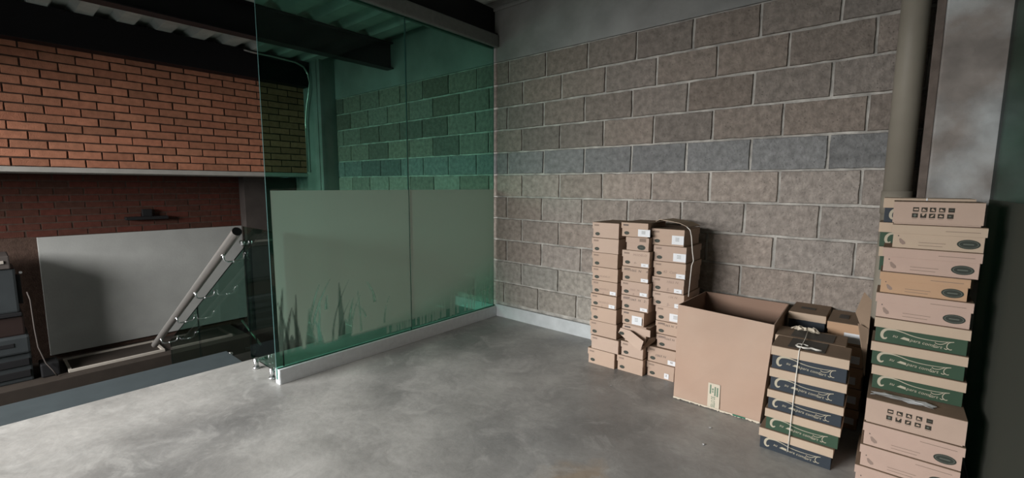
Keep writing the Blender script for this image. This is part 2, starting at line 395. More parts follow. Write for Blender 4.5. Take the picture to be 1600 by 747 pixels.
def blade(s, z, B):
    s0, z0, h, ln, hw = B; t = (z-z0)/h
    if t < 0 or t > 1: return 0
    c = s0+ln*t*t; wd = hw*(1-t)**.7+.001
    return sm(-.004, .004, wd-abs(s-c))
def frost(s, z):
    low = sm(.17, .2, z)
    fade = 1.0
    if s > -1.35:
        k = (s+1.35)/1.35; top = .22+.52*k**1.2
        fade = 1-(.25+.65*k)*(1-sm(.16, top, z))
    v = low*fade
    for B in clear:
        if abs(s-B[0]) < .25: v = min(v, v*(1-.72*blade(s, z, B)))
    if s > -1.4 and z < .66:
        for B in frostb:
            if abs(s-B[0]) < .12: v = max(v, (.55+.3*sm(.1, .5, z))*blade(s, z, B)*(1-.5*max(0, s+.6)/.6))
    return v
def film(name, y0, y1, parent):
    f = MB(); bm = f.bm; lay = None
    step = .0075; ys = [y0+(y1-y0)*i/int((y1-y0)/step) for i in range(int((y1-y0)/step)+1)]
    zs = [.10+i*step for i in range(75)]+[.70, .85, 1.0, 1.1, 1.232]
    fr = bm.verts.layers.float.new('frost')
    G = []
    for z in zs:
        row = []
        for yy in ys:
            v = bm.verts.new((XG+.0062, yy, z)); v[fr] = frost(yy, z); row.append(v)
        G.append(row)
    f.mi(m_film)
    for i in range(len(zs)-1):
        for j in range(len(ys)-1): bm.faces.new((G[i][j], G[i][j+1], G[i+1][j+1], G[i+1][j]))
    return f.obj(name, parent)
film('frosted_film', -2.062, -1.029, root); film('frosted_film', -1.021, -.04, root)

# low return panel with floor clamps
root = thing('low_glass_panel', 'low green glass panel at the floor edge, held by two chrome clamps', 'glass panel', (-.3, -2.03, 0))
def at(o, l): return (l[0]-o[0], l[1]-o[1], l[2]-o[2])
f = MB(); o3 = (-.3, -2.03, 0)
pane('glass_pane', -.285, .255, -.005, .005, .025, .975, g_rail, root, m_edge2)
for x in (-.395, -.135):
    f = MB(); f.tube([(x+.3-.0, -.040, .001), (x+.3, -.040, .012)], .021, m_chrome, 20); f.tube([(x+.3, -.040, .012), (x+.3, -.040, .075)], .014, m_chrome, 16)
    f.tube([(x+.3, -.040, .055), (x+.3, -.006, .055)], .009, m_chrome, 14); f.tube([(x+.3, .006, .055), (x+.3, .03, .055)], .012, m_chrome, 14)
    f.obj('floor_clamp', root)
f = MB(); f.tube([(-.272, -.03, .862), (-.272, -.006, .862)], .019, m_chrome, 18); f.tube([(-.272, .006, .862), (-.272, .024, .862)], .012, m_chrome, 18)
f.obj('glass_button', root)

# stair balustrade: sloping glass, steel handrail, four hooks
root = thing('stair_balustrade', 'sloping glass stair balustrade with round steel handrail beside the stairwell', 'balustrade', (-.7, -1.95, 0))
def bal(x, y, z): return (x+.7, y+1.95, z)
S = (.949+.302)/(2.82-.504)
rz_ = lambda x: .949+S*(x+.504)
for a, b2 in ((-.70, -2.10), (-2.106, -3.18)):
    f = MB(); top = lambda x: min(.955, rz_(x)+.02)
    bot = lambda x: rz_(x)-.94
    P = [(a, bot(a)), (a, top(a)), (b2, top(b2)), (b2, bot(b2))]
    if a > -1: P = [(a, .02), (a, top(a)), (a-.06, top(a-.06)), (b2, top(b2)), (b2, bot(b2)), (a-.3, bot(a-.3))]
    fr_ = [f.bm.verts.new(bal(x, -1.955, z)) for x, z in P]; bk = [f.bm.verts.new(bal(x, -1.945, z)) for x, z in P]
    gi = f.mi(g_rail); ei = f.mi(m_edge2)
    f.bm.faces.new(fr_).material_index = gi; f.bm.faces.new(bk[::-1]).material_index = gi
    for i in range(len(P)):
        j = (i+1) % len(P); f.bm.faces.new((fr_[i], fr_[j], bk[j], bk[i])).material_index = ei
    f.obj('glass_pane', root)
f = MB(); f.tube([bal(-.50, -2.10, rz_(-.50)), bal(-3.13, -2.10, rz_(-3.13))], .031, m_steel, 28, cap=False)
f.tube([bal(-.5, -2.1, rz_(-.5)), bal(-3.13, -2.1, rz_(-3.13))], .028, m_pitch, 28, cap=True)
rail = f.obj('handrail', root)
for x in (-.80, -1.535, -2.165, -2.825):
    z = rz_(x)-.03; f = MB()
    pts = [(x, -2.10, z), (x, -2.10, z-.025), (x, -2.093, z-.045), (x, -2.075, z-.055), (x, -2.03, z-.056), (x, -1.985, z-.052), (x, -1.968, z-.043), (x, -1.962, z-.025), (x, -1.957, z-.012)]
    f.tube([bal(*q) for q in pts], .0065, m_chrome, 12)
    f.tube([bal(x, -2.04, z-.056), bal(x, -2.025, z-.056)], .010, m_chrome, 12); f.tube([bal(x, -2.10, z+.002), bal(x, -2.10, z-.006)], .016, m_chrome, 16)
    f.tube([bal(x, -1.968, z-.012), bal(x, -1.956, z-.012)], .012, m_chrome, 14)
    f.obj('rail_bracket', root)
# thin steel rods seen low in the stairwell
f = MB(); f.tube([(-1.12, -1.90, .16), (-.87, -1.86, .0)], .008, m_steel, 10); tag(f.obj('steel_rod'), 'thin slanting steel rod low behind the stair glass', 'rod')
f = MB(); f.tube([(-1.16, -2.04, -.10), (-.97, -2.04, -.045)], .011, m_steel, 10); tag(f.obj('steel_rod'), 'short bright steel rod just past the dark strip corner', 'rod')

# conduit on brick wall / column
pts = [(-3.13, -1.02, 2.85), (-3.13, -.95, 2.842), (-3.13, -.71, 2.842), (-3.13, -.42, 2.83), (-3.13, -.31, 2.79), (-3.12, -.265, 2.71), (-3.10, -.255, 2.6), (-3.12, -.262, 2.48), (-3.2, -.262, 2.3), (-3.25, -.262, 2.1), (-3.25, -.262, 1.44)]
f = MB(); f.tube(pts, .011, m_steel, 10); f.tube([(-3.25, -.262, 1.98), (-3.25, -.262, 2.02)], .015, m_steel, 10)
tag(f.obj('conduit_pipe'), 'thin grey conduit bending down beside the far concrete column', 'conduit')
# drain pipe
f = MB(); f.tube([(2.905, -.069, 0), (2.905, -.069, 1.15)], .059, m_pvc, 32); f.tube([(2.905, -.069, 1.13), (2.905, -.069, 1.25)], .064, m_pvc, 32); f.tube([(2.905, -.069, 1.25), (2.905, -.069, 2.87)], .059, m_pvc, 32)
tag(f.obj('drain_pipe'), 'thick beige plastic pipe standing vertically between block wall and concrete column', 'pipe')

# right glass partition with film
root = thing('glass_partition', 'green glass partition with frosted film coloured dark as unlit beside the tall right stack', 'glass partition', (3.25, -.12, 0))
pane('glass_pane', -.005, .005, -3.2, -.0, .015, 2.85, g_right, root, m_edge2)
f = MB(); f.face([(-.0062, -3.18, .021), (-.0062, -.0, .021), (-.0062, -.0, 1.215), (-.0062, -3.18, 1.215)], m_film2); f.obj('frosted_film', root)
f = MB(); f.box((-.014, -3.2, 0), (-.008, 0, .02), m_alu, .001); f.box((.0075, -3.2, 0), (.014, 0, .02), m_alu, .001); f.obj('base_channel', root)
f = MB(); f.tube([(-.0052, -1.29, .43), (-.02, -1.29, .43)], .007, m_chrome, 12); f.obj('glass_button', root)

# lower-level bench, tray, machines
f = MB(); f.box((-4.37, -3.9, -1.4), (-3.55, -1.0, -.745), m_wood, .006)
tag(f.obj('low_bench'), 'long low shade-darkened brown bench below the white wall on the lower level', 'bench')
root = thing('floor_tray', 'shallow tray with pale raised rim lying on the low brown bench', 'tray', (-3.95, -2.32, -.744))
f = MB(); f.box((-.22, -.39, 0), (.22, .39, .012), m_wood, .002); f.obj('tray_base', root)
f = MB()
for a, b2 in (((-.25, -.42), (-.222, .42)), ((.222, -.42), (.25, .42)), ((-.222, -.42), (.222, -.392)), ((-.222, .392), (.222, .42))): f.box((*a, 0), (*b2, .03), m_trimp, .003)
f.obj('rim', root)
root = thing('office_machine', 'shade-darkened grey boxy machine standing on the bench at the left edge', 'machine', (-3.95, -3.3, -.744))
f = MB(); f.box((-.25, -.33, 0), (.2, .31, .30), m_machine, .015); f.obj('base_unit', root)
f = MB(); f.box((.2, -.30, .05), (.215, .29, .12), m_pitch, .004); f.box((.2, -.30, .17), (.215, .29, .24), m_pitch, .004); f.obj('paper_drawer', root)
f = MB(); f.box((-.25, -.33, .30), (.23, .31, .48), m_machine, .02); f.box((.2, -.2, .38), (.235, .2, .42), m_pitch, .003); f.obj('output_tray', root)
f = MB(); f.box((-.25, -.33, .48), (.17, .29, .68), m_machine2, .015); f.obj('middle_unit', root)
f = MB(); f.box((-.25, -.33, .68), (.19, .28, .72), m_pitch, .006); f.box((-.25, -.33, .72), (.19, .27, 1.17), m_machine, .02); f.obj('upper_unit', root)
f = MB(); f.box((-.25, -.33, 1.17), (.21, .24, 1.30), m_dark, .01); f.box((.205, -.3, 1.225), (.222, .2, 1.255), m_trimp, .003); f.obj('top_lid', root)
f = MB(); f.box((.12, .27, .8), (.16, .30, 1.1), m_pitch, .006); f.tube([(.15, .305, 1.12), (.18, .305, 1.12)], .012, m_chrome, 10); f.obj('hinge', root)
f = MB(); f.tube([(-3.72, -2.97, .18), (-3.70, -2.955, .1), (-3.70, -2.95, -.2), (-3.70, -2.94, -.4), (-3.69, -2.9, -.58), (-3.67, -2.86, -.66), (-3.66, -2.83, -.733)], .006, m_dark, 10)
tag(f.obj('power_cable'), 'pale cable hanging down beside the dark machine', 'cable')
f = MB(); f.box((-3.95, -2.94, -.742), (-3.72, -2.80, -.60), m_pitch, .012); tag(f.obj('waste_bin'), 'small black box on the bench right of the dark machine', 'box')
f = MB(); f.box((-4.385, -2.05, .82), (-4.30, -1.62, .86), m_pitch, .006); f.box((-4.385, -1.88, .86), (-4.33, -1.78, .95), m_pitch, .006)
tag(f.obj('wall_lamp'), 'dark fixture on the shaded brick above the white wall', 'fixture')

# ------------------------------------------------------------------ prints
def text_mesh(txt, size):
    cu = bpy.data.curves.new('t', 'FONT'); cu.body = txt; cu.size = size; cu.align_x = 'LEFT'; cu.resolution_u = 2
    o = bpy.data.objects.new('t', cu); C.collection.objects.link(o)
    dg = bpy.context.evaluated_depsgraph_get(); dg.update()
    me = bpy.data.meshes.new_from_object(o.evaluated_get(dg))
    vs = [v.co.copy() for v in me.vertices]; fs = [list(p_.vertices) for p_ in me.polygons]
    bpy.data.objects.remove(o); bpy.data.curves.remove(cu); bpy.data.meshes.remove(me)
    return vs, fs
_tc = {}
class Face:
    """a vertical front face looking at -Y: u to the right, v up, in metres"""
    def __init__(s, mb, x0, z0, y): s.mb, s.x0, s.z0, s.y = mb, x0, z0, y
    def P(s, u, v, d=.0005): return (s.x0+u, s.y-d, s.z0+v)
    def poly(s, pts, m, d=.0005): s.mb.face([s.P(u, v, d) for u, v in pts], m)
    def rect(s, u0, v0, u1, v1, m, d=.0005): s.poly([(u0, v0), (u1, v0), (u1, v1), (u0, v1)], m, d)
    def ell(s, u, v, a, b_, m, d=.0005, n=28): s.poly([(u+a*math.cos(2*PI*k/n), v+b_*math.sin(2*PI*k/n)) for k in range(n)], m, d)
    def ribbon(s, pts, wd, m, d=.0006):
        L_, R_ = [], []
        n = len(pts)
        for i, (u, v) in enumerate(pts):
            a = pts[max(0, i-1)]; b_ = pts[min(n-1, i+1)]; dx, dz = b_[0]-a[0], b_[1]-a[1]; l = math.hypot(dx, dz) or 1
            nx, nz = -dz/l, dx/l; w_ = wd[i] if isinstance(wd, list) else wd
            L_.append((u+nx*w_/2, v+nz*w_/2)); R_.append((u-nx*w_/2, v-nz*w_/2))
        for i in range(n-1): s.poly([L_[i], R_[i], R_[i+1], L_[i+1]], m, d)
    def text(s, txt, u, v, size, m, ang=0, sx=1, shear=0, d=.0006):
        k = (txt, size)
        if k not in _tc: _tc[k] = text_mesh(txt, size)
        vs, fs = _tc[k]; ca, sa = math.cos(ang), math.sin(ang)
        V = []
        for c in vs:
            x, z = c.x*sx+c.y*shear, c.y; V.append(s.mb.bm.verts.new(s.P(u+x*ca-z*sa, v+x*sa+z*ca, d)))
        i = s.mb.mi(m)
        for fa in fs:
            try: s.mb.bm.faces.new([V[q] for q in fa]).material_index = i
            except ValueError: pass
def curve(pts, n=4):
    out = []
    for i in range(len(pts)-1):
        p0, p1, p2, p3 = pts[max(0, i-1)], pts[i], pts[i+1], pts[min(len(pts)-1, i+2)]
        for k in range(n):
            t = k/n; out.append(tuple(.5*((2*p1[j])+(-p0[j]+p2[j])*t+(2*p0[j]-5*p1[j]+4*p2[j]-p3[j])*t*t+(-p0[j]+3*p1[j]-3*p2[j]+p3[j])*t**3) for j in (0, 1)))
    out.append(pts[-1]); return out
def oval(F_, u, v, a, b_):
    F_.ell(u, v, a, b_, p_oval, .0005); F_.ell(u, v, a*.84, b_*.78, p_ring, .0008); F_.ell(u, v, a*.78, b_*.70, p_oval, .0011)
    F_.rect(u-a*.45, v-b_*.10, u+a*.45, v+b_*.10, p_ring, .0014)
def swoosh(F_, w_, h_):
    U = lambda q: (q[0]*w_, q[1]*h_)
    P = curve([U(q) for q in ((.139, .36), (.125, .28), (.10, .27), (.079, .42), (.083, .66), (.11, .84), (.144, .91), (.223, .93), (.312, .86), (.411, .73), (.52, .655), (.639, .64), (.757, .67), (.865, .75))])
    n = len(P); wd = []
    for i in range(n):
        t = i/(n-1); wd.append(h_*(.05+.115*math.sin(PI*min(1, t/.62)))*(1 if t < .62 else 1) if t < .62 else h_*.055*(1-.5*(t-.62)/.38))
    F_.ribbon(P, wd, p_cream)
    F_.ribbon(curve([U(q) for q in ((.865, .75), (.82, .68), (.797, .5), (.80, .32), (.83, .23), (.85, .26))]), h_*.045, p_cream, .0008)
    F_.ribbon(curve([U(q) for q in ((.815, .3), (.79, .22), (.77, .27))]), h_*.045, p_cream, .0009)
    F_.ribbon(curve([U(q) for q in ((.67, .56), (.69, .48), (.745, .50), (.80, .68))]), h_*.04, p_cream, .001)
    a = math.atan2(-.20*h_, .465*w_)
    F_.text('su', .20*w_, .45*h_, .019, p_cream, a, 1.0, .2)
    F_.text('para comfort', .40*w_, .35*h_, .0185, p_cream, a, 1.0, .2)
    F_.poly([(.29*w_, .42*h_), (.395*w_, .34*h_), (.395*w_, .50*h_), (.33*w_, .56*h_)], p_cream)
    F_.rect(.655*w_, .22*h_, .70*w_, .255*h_, p_cream)
def icons(F_, w_, h_):
    s_ = .0092
    for r, (v0, us) in enumerate(((.64, (.262, .358, .452, .553, .655)), (.36, (.256, .352, .449, .546, .648)))):
        for k, u in enumerate(us):
            cu, cv = u*w_, v0*h_
            F_.rect(cu-s_, cv-s_*.95, cu+s_, cv+s_*.95, p_black, .0005)
            kk = r*5+k
            d = .0008
            if kk == 0: F_.rect(cu-.006, cv-.003, cu+.007, cv+.003, kraft[0], d)
            elif kk in (1, 3): F_.poly([(cu-.007, cv-.005), (cu+.007, cv-.005), (cu+.003, cv-.001), (cu-.004, cv+.005)], kraft[0], d)
            elif kk == 2: F_.poly([(cu-.006, cv-.002), (cu+.005, cv-.006), (cu+.006, cv-.002), (cu-.001, cv+.006)], kraft[0], d)
            elif kk == 4: F_.rect(cu-.006, cv-.001, cu+.006, cv+.001, p_ring, d)
            elif kk == 5: F_.ell(cu, cv, .0045, .0055, p_ring, d, 12)
            elif kk == 6: F_.poly([(cu-.006, cv+.006), (cu-.001, cv-.003), (cu+.006, cv+.008), (cu+.0, cv+.009)], kraft[0], d)
            elif kk == 7: F_.poly([(cu-.005, cv-.005), (cu+.002, cv-.003), (cu+.006, cv+.006), (cu-.003, cv+.002)], kraft[0], d)
            elif kk == 8: F_.poly([(cu-.006, cv-.003), (cu+.005, cv-.004), (cu+.006, cv), (cu-.002, cv+.004)], kraft[0], d)
            else: F_.ell(cu-.001, cv, .004, .003, p_ring, d, 12)
            F_.rect(cu-s_*.8, cv-s_*1.45, cu+s_*.8, cv-s_*1.25, p_grey, .0005)
# ------------------------------------------------------------------ boxes
def board(mb, x0, x1, y0, y1, z0, z1, m, bev=.0015, jit=0, rr=None, mtop=None):
    fs = mb.box((x0, y0, z0), (x1, y1, z1), m, bev)
    if mtop:
        i = mb.mi(mtop)
        for q in fs:
            if q.is_valid:
                q.normal_update()
                if q.normal.z > .9 and q.calc_area() > .001: q.material_index = i
def lid_shell(mb, w_, d_, ztop, sk, m, mtop, sag=0.0):
    t = .002; x = w_/2
    mb.box((-x, -t, ztop-t), (x, d_+t, ztop), mtop if mtop else m, .0008)
    mb.box((-x, -t, ztop-sk), (x, 0, ztop-t), m, .0006); mb.box((-x, d_, ztop-sk), (x, d_+t, ztop-t), m, .0006)
    mb.box((-x, 0, ztop-sk), (-x+t, d_, ztop-t), m, .0006); mb.box((x-t, 0, ztop-sk), (x, d_, ztop-t), m, .0006)
rx = random.Random(7)
GRP = {}
def shoe_box(label, x, y, z, w_, d_, h_, kind, rz=0, tilt=0, opts=(), km=None, top=None, group='kraft shoe boxes', sk=None, cat='shoe box', roll=0):
    """front face centre-bottom at (x, y, z), box reaches back along +Y"""
    root = thing('shoe_box', label, cat, (x, y, z), rz, group); root.rotation_euler = (tilt, roll, rz)
    km = km or kraft[rx.randrange(4)]
    h_ -= .0012
    sk = sk if sk else {'A': .42, 'B': .40, 'C': .38, 'D': .93, 'P': .4}[kind]*h_
    bodym = {'A': km, 'C': km, 'D': km, 'P': km, 'B': opts[0] if kind == 'B' and opts else k_navy}[kind]
    lidm = k_lid if kind == 'B' else km
    ins = .005 if kind != 'B' else .006
    if kind == 'A': ins = .0035
    mb = MB(); board(mb, -w_/2+ins, w_/2-ins, .0045, d_-.0025, 0, h_-.003, bodym)
    Fb = Face(mb, -w_/2+ins, 0, .0045); bw = w_-2*ins; bh = h_-sk
    if kind == 'A':
        o = dict(opts) if opts else {}
        if o.get('oval', 1) == 1: oval(Fb, .034, bh*.42, .0185, .0115)
        if o.get('oval') == 2: oval(Fb, bw*.68, bh*.45, .028, .017)
        if o.get('hand'):
            for (txt, u, v, s_, mm_) in o['hand']:
                if v < 1: Fb.text(txt, u*bw, v*bh, s_, mm_, .02, 1.15, .25)
    if kind == 'B': swoosh(Fb, bw, bh)
    if kind == 'C':
        oval(Fb, bw*.84, bh*.5, .033, .0185)
        for v in (.42, .22): Fb.rect(bw*.30, bh*v, bw*(.60 if v > .3 else .57), bh*v+.002, p_grey)
        Fb.poly([(bw*.07+.0, bh*.62), (bw*.09, bh*.66), (bw*.145, bh*.42), (bw*.15, bh*.28), (bw*.12, bh*.22), (bw*.085, bh*.35)], p_lightink)
        Fb.rect(bw*.055, bh*.78, bw*.068, bh*.86, p_ink)
    body = mb.obj('box_body', root)
    lb = MB(); lid_shell(lb, w_, d_, h_, sk, lidm, top)
    Fl = Face(lb, -w_/2, h_-sk, -.002)
    if kind == 'A':
        o = dict(opts) if opts else {}
        if o.get('mark', 1) == 1:
            for i in range(2): Fl.rect(.014, sk*.58-i*.0062, .052, sk*.58+.0045-i*.0062, p_grey if not o.get('dark') else p_ink)
        if o.get('mark') == 2: Fl.rect(w_*.60, sk*.25, w_*.88, sk*.85, p_grey)
        if o.get('hand'):
            for (txt, u, v, s_, mm_) in o['hand']:
                if v >= 1: Fl.text(txt, u*w_, (v-1)*sk, s_, mm_, .02, 1.15, .25)
        if o.get('scrib'):
            for i in range(9): Fl.ribbon([(.016+i*.005, sk*.35), (.020+i*.005, sk*.75)], .0016, p_ink, .0008)
            Fl.ribbon([(.014, sk*.5), (.062, sk*.62)], .002, p_ink, .0009)
    if kind == 'C': Fl.rect(w_*.58, sk*.42, w_*.93, sk*.42+.0022, p_grey)
    if kind == 'D': icons(Fl, w_, sk)
    if kind == 'B' and top is not None and len(opts) > 1: pass
    lid = lb.obj('lid', root)
    o = dict(opts) if kind in 'AP' and opts else {}
    if o.get('stick'):
        u0, v0, sw, sh = o['stick']
        s_ = MB(); Fs = Face(s_, -w_/2, 0, .0015)
        s_.box((-w_/2+u0, .0012, v0), (-w_/2+u0+sw, .0022, v0+sh), p_white, .0002)
        for i in range(1 if sh < .03 else 3): Fs.rect(u0+sw*.3, v0+sh*(.4+.16*i), u0+sw*.62, v0+sh*(.4+.16*i)+.0025, p_ring if sh > .04 else p_grey, .0006)
        so = s_.obj('label_sticker', root); so['label'] = 'white paper label sticker'
        if v0+sh > h_-sk:  # big label overlaps the lid skirt: stand proud of it
            so.location.y = -.0042
    return root
H = lambda t, u, v, s_=.02, m=None: (t, u, v, s_, m or p_lightink)
colname = {1: 'left column', 2: 'middle column', 3: 'right column'}
# per column: (xL, width, z bottom, height, opts, yshift, label)
col1 = [(.207, .102, dict(), 'kraft shoe box topmost of the left column against the block wall'),
 (.202, .098, dict(), 'plain kraft shoe box second from top in the left wall column'),
 (.203, .097, dict(), 'plain kraft shoe box third from top in the left wall column'),
 (.199, .091, dict(hand=[H('MODELO', .28, .45, .017)]), 'kraft shoe box fourth from top, left wall column, with faint handwriting'),
 (.197, .091, dict(hand=[H('MODELO', .27, .55, .016), H('6-', .42, .05, .018)], stick=(.142, .005, .045, .024)), 'kraft shoe box fifth from top, left wall column, small white label'),
 (.197, .087, dict(hand=[H('MODELO', .30, .55, .016), H('2-', .40, .05, .018)], stick=(.142, .004, .045, .024)), 'kraft shoe box sixth from top, left wall column, handwriting and white label'),
 (.204, .099, dict(), 'kraft shoe box fourth from bottom in the left wall column'),
 (.215, .102, dict(mark=1), 'kraft shoe box third from bottom in the left wall column'),
 (.215, .095, dict(oval=0), 'kraft shoe box second from bottom, left wall column, without oval print'),
 (.212, .108, dict(), 'kraft shoe box on the floor at the foot of the left column')]
x1 = [1.301, 1.302, 1.302, 1.303, 1.303, 1.301, 1.306, 1.297, 1.312, 1.289]
for i_, r_ in enumerate([1.502, 1.505, 1.499, 1.503, 1.501, 1.501, 1.506, 1.507, 1.528, 1.501]): col1[i_] = (r_-x1[i_],)+col1[i_][1:]
def stack(spec, xs, Y, d_, tops, ys=None, zs=None):
    n = len(spec); z = 0; H_ = sum(s_[1] for s_ in spec); k = tops/H_
    z = 0
    for i in range(n-1, -1, -1):
        w_, h_, o, lab = spec[i]; hh = h_*k
        yy = Y+(ys[i] if ys else rx.uniform(-.006, .006))
        dd = dict(o); kind = dd.pop('kind', 'A'); rz = dd.pop('rz', rx.uniform(-.006, .006)); dz = dd.pop('depth', d_); km = dd.pop('km', None)
        shoe_box(lab, xs[i]+w_/2, yy, z, w_, dz, hh, kind, rz, 0, dd, km, k_brown, 'kraft shoe boxes stacked against the block wall')
        z += hh
stack(col1, x1, -.46, .29, 1.021)
small = (.135, .006, .05, .022)
big = (.125, .006, .052, .048)
col2 = [(.212, .094, dict(stick=(.118, .006, .082, .046), dark=1), 'kraft shoe box topmost of the middle wall column, large white label'),
 (.164, .083, dict(oval=2, mark=2), 'narrower kraft shoe box with large oval, second in the middle column'),
 (.209, .103, dict(hand=[H('4-', .42, .3, .022), H('MODELO', .4, 1.25, .02)], stick=small), 'kraft shoe box third from top, middle column, numeral 4 and small label'),
 (.205, .094, dict(hand=[H('1065  N     4', .3, 1.25, .021, p_ink)], scrib=1, mark=0, stick=small), 'kraft shoe box fourth from top, middle column, dark writing across its lid'),
 (.211, .093, dict(hand=[H('1065  N', .3, .6, .018), H('8', .42, .08, .018)], stick=small), 'kraft shoe box fifth from top, middle column, faint pencil writing'),
 (.213, .099, dict(hand=[H('1065  N   2-', .3, 1.25, .021, p_ink)], scrib=1, mark=0, stick=small), 'kraft shoe box sixth from top, middle column, dark numbers ending in 2'),
 (.162, .094, dict(dark=1, stick=(.075, .008, .07, .058)), 'narrow kraft shoe box with big white label above the crumpled box'),
 None,
 (.167, .095, dict(), 'kraft shoe box partly hidden under the crumpled box'),
 (.213, .102, dict(), 'kraft shoe box on the floor at the foot of the middle column')]
x2 = [1.513, 1.548, 1.523, 1.527, 1.521, 1.528, 1.538, 1.531, 1.536, 1.511]
for i_, r_ in enumerate([1.7, 1.708, 1.716, 1.712, 1.718, 1.722, 1.697, 1.73, 1.698, 1.7]):
    if col2[i_]: col2[i_] = (r_-x2[i_],)+col2[i_][1:]
Y2 = -.445; ztab = [(.9365, .095), (.8465, .09), (.7365, .11), (.6365, .10), (.5395, .097), (.4385, .101), (.3405, .098), (.2165, .123), (.1125, .104), (0, .1125)]
for i in range(9, -1, -1):
    if i == 7: continue
    w_, h_, o, lab = col2[i]
    z, hh = ztab[i]
    shoe_box(lab, x2[i]+w_/2, Y2+rx.uniform(-.006, .006), z, w_, .29, hh, 'A', rx.uniform(-.006, .006), 0, o, None, k_brown, 'kraft shoe boxes stacked against the block wall')
# crumpled, bent box in the middle column
root = thing('shoe_box', 'crumpled kraft shoe box with bent tilted front, low in the middle column', 'shoe box', (1.634, Y2, .2175), 0, 'kraft shoe boxes stacked against the block wall')
mb = MB(); mb.box((-.075, .01, 0), (.075, .27, .118), kraft[1], .002)
mb.obj('box_body', root)
mb = MB()
# lid front hangs twisted: a bent sheet
q = [(-.118, .052), (-.088, .118), (.105, .112), (.105, .060), (.012, .098)]
def sheet(mb, pts, y, t, m, ybend=None):
    a = [mb.bm.verts.new((x, (y if not ybend else ybend(x, z)), z)) for x, z in pts]; b_ = [mb.bm.verts.new((x, (y if not ybend else ybend(x, z))+t, z)) for x, z in pts]
    i = mb.mi(m)
    mb.bm.faces.new(a).material_index = i; mb.bm.faces.new(b_[::-1]).material_index = i
    for k in range(len(pts)):
        j = (k+1) % len(pts); mb.bm.faces.new((a[k], a[j], b_[j], b_[k])).material_index = i
sheet(mb, [(-.088, .118), (.106, .108), (.106, .062), (.060, .062), (-.010, .086), (-.10, .07)], .004, .002, kraft[2])
sheet(mb, [(-.118, .050), (-.10, .088), (-.02, .088), (.085, .045), (.062, -.028), (.0, -.008)], 0, .002, kraft[2], lambda x, z: -.004-(x+.118)*.22)
Ft = Face(mb, 0, 0, -.004)
Ft.ell(-.088, .054, .019, .011, p_oval, .012); Ft.rect(-.075, .098, -.035, .107, p_ink, -.004)
mb.obj('lid', root)
mb = MB(); sheet(mb, [(.062, -.028), (.09, .045), (.115, .05), (.112, .02), (.085, -.01)], -.05, .002, k_brown, lambda x, z: -.04+(x-.06)*2.2)
mb.obj('torn_flap', root)
mb = MB(); mb.box((-.09, .02, .1185), (.10, .27, .1205), k_brown, .001); mb.obj('lid_top', root)

col3 = [(.220, .102, dict(stick=(.135, .012, .075, .056)), 'kraft shoe box topmost of the right wall column, large white label'),
 (.212, .099, dict(stick=(.128, .008, .08, .052)), 'kraft shoe box second from top, right wall column, printed white label'),
 (.212, .097, dict(hand=[H('82  Cam', .3, .5, .022)], stick=(.15, .004, .056, .028)), 'kraft shoe box third from top, right wall column, pencil writing'),
 (.211, .091, dict(hand=[H('5-', .45, .15, .028), H('1065 N', .45, 1.2, .022)], stick=(.145, .004, .05, .026)), 'kraft shoe box fourth from top, right wall column, numeral 5 beside label'),
 (.207, .092, dict(hand=[H('5-', .45, .15, .026), H('136 N', .5, 1.2, .02)], stick=(.145, .004, .05, .026)), 'kraft shoe box fifth from top, right wall column, level with carton rim'),
 (.205, .096, dict(stick=(.095, .01, .085, .05)), 'kraft shoe box beside the carton rim with a wide white label'),
 (.203, .084, dict(scrib=1, mark=0, hand=[H('1065 N  26', .28, 1.2, .019, p_ink)]), 'kraft shoe box fourth from bottom, right column, dark writing along lid'),
 (.203, .087, dict(scrib=1, mark=0, hand=[H('1065 N', .3, 1.2, .019, p_ink)]), 'kraft shoe box third from bottom, right wall column, dark written lid'),
 (.206, .100, dict(hand=[H('1065 N', .26, .7, .021, p_ink)], stick=(.14, .006, .055, .03)), 'kraft shoe box second from bottom, right column, 1065 N on its front'),
 (.203, .098, dict(stick=(.12, .01, .03, .035)), 'kraft shoe box on the floor at the foot of the right column')]
x3 = [1.705, 1.724, 1.726, 1.722, 1.729, 1.747, 1.752, 1.761, 1.708, 1.709]
for i_, r_ in enumerate([1.917, 1.934, 1.936, 1.93, 1.934, 1.94, 1.94, 1.94, 1.899, 1.895]): col3[i_] = (r_-x3[i_],)+col3[i_][1:]
stack(col3, x3, -.385, .29, 1.000, ys=[-.015]*5+[0, .0, 0.0, -.015, -.015])
# bent loose lid lying on the column tops, and cord hanging off it
mb = MB()
P = [(1.700, -.33, 1.037), (1.74, -.36, 1.052), (1.80, -.36, 1.046), (1.87, -.36, 1.035), (1.92, -.36, 1.014)]
for a, b2 in zip(P, P[1:]):
    for t0, t1 in ((0, .002),):
        vs = [(a[0], a[1], a[2]), (b2[0], b2[1], b2[2]), (b2[0], b2[1]+.24, b2[2]-.004), (a[0], a[1]+.24, a[2]-.004)]
        mb.face(vs, k_brown); mb.face([(x, y_, z+.002) for x, y_, z in vs][::-1], k_lid)
        mb.face([vs[0], vs[1], (vs[1][0], vs[1][1], vs[1][2]+.003), (vs[0][0], vs[0][1], vs[0][2]+.003)], k_lid)
tag(mb.obj('loose_lid'), 'bent loose cardboard lid lying on the right wall column', 'lid')
mb = MB(); mb.tube([(1.92, -.375, 1.018), (1.945, -.385, 1.0), (1.955, -.385, .96), (1.965, -.385, .87), (1.975, -.385, .81), (1.965, -.385, .78), (1.955, -.385, .58)], .0028, m_string, 8)
tag(mb.obj('cord'), 'pale cord hanging down the right side of the wall columns', 'cord')

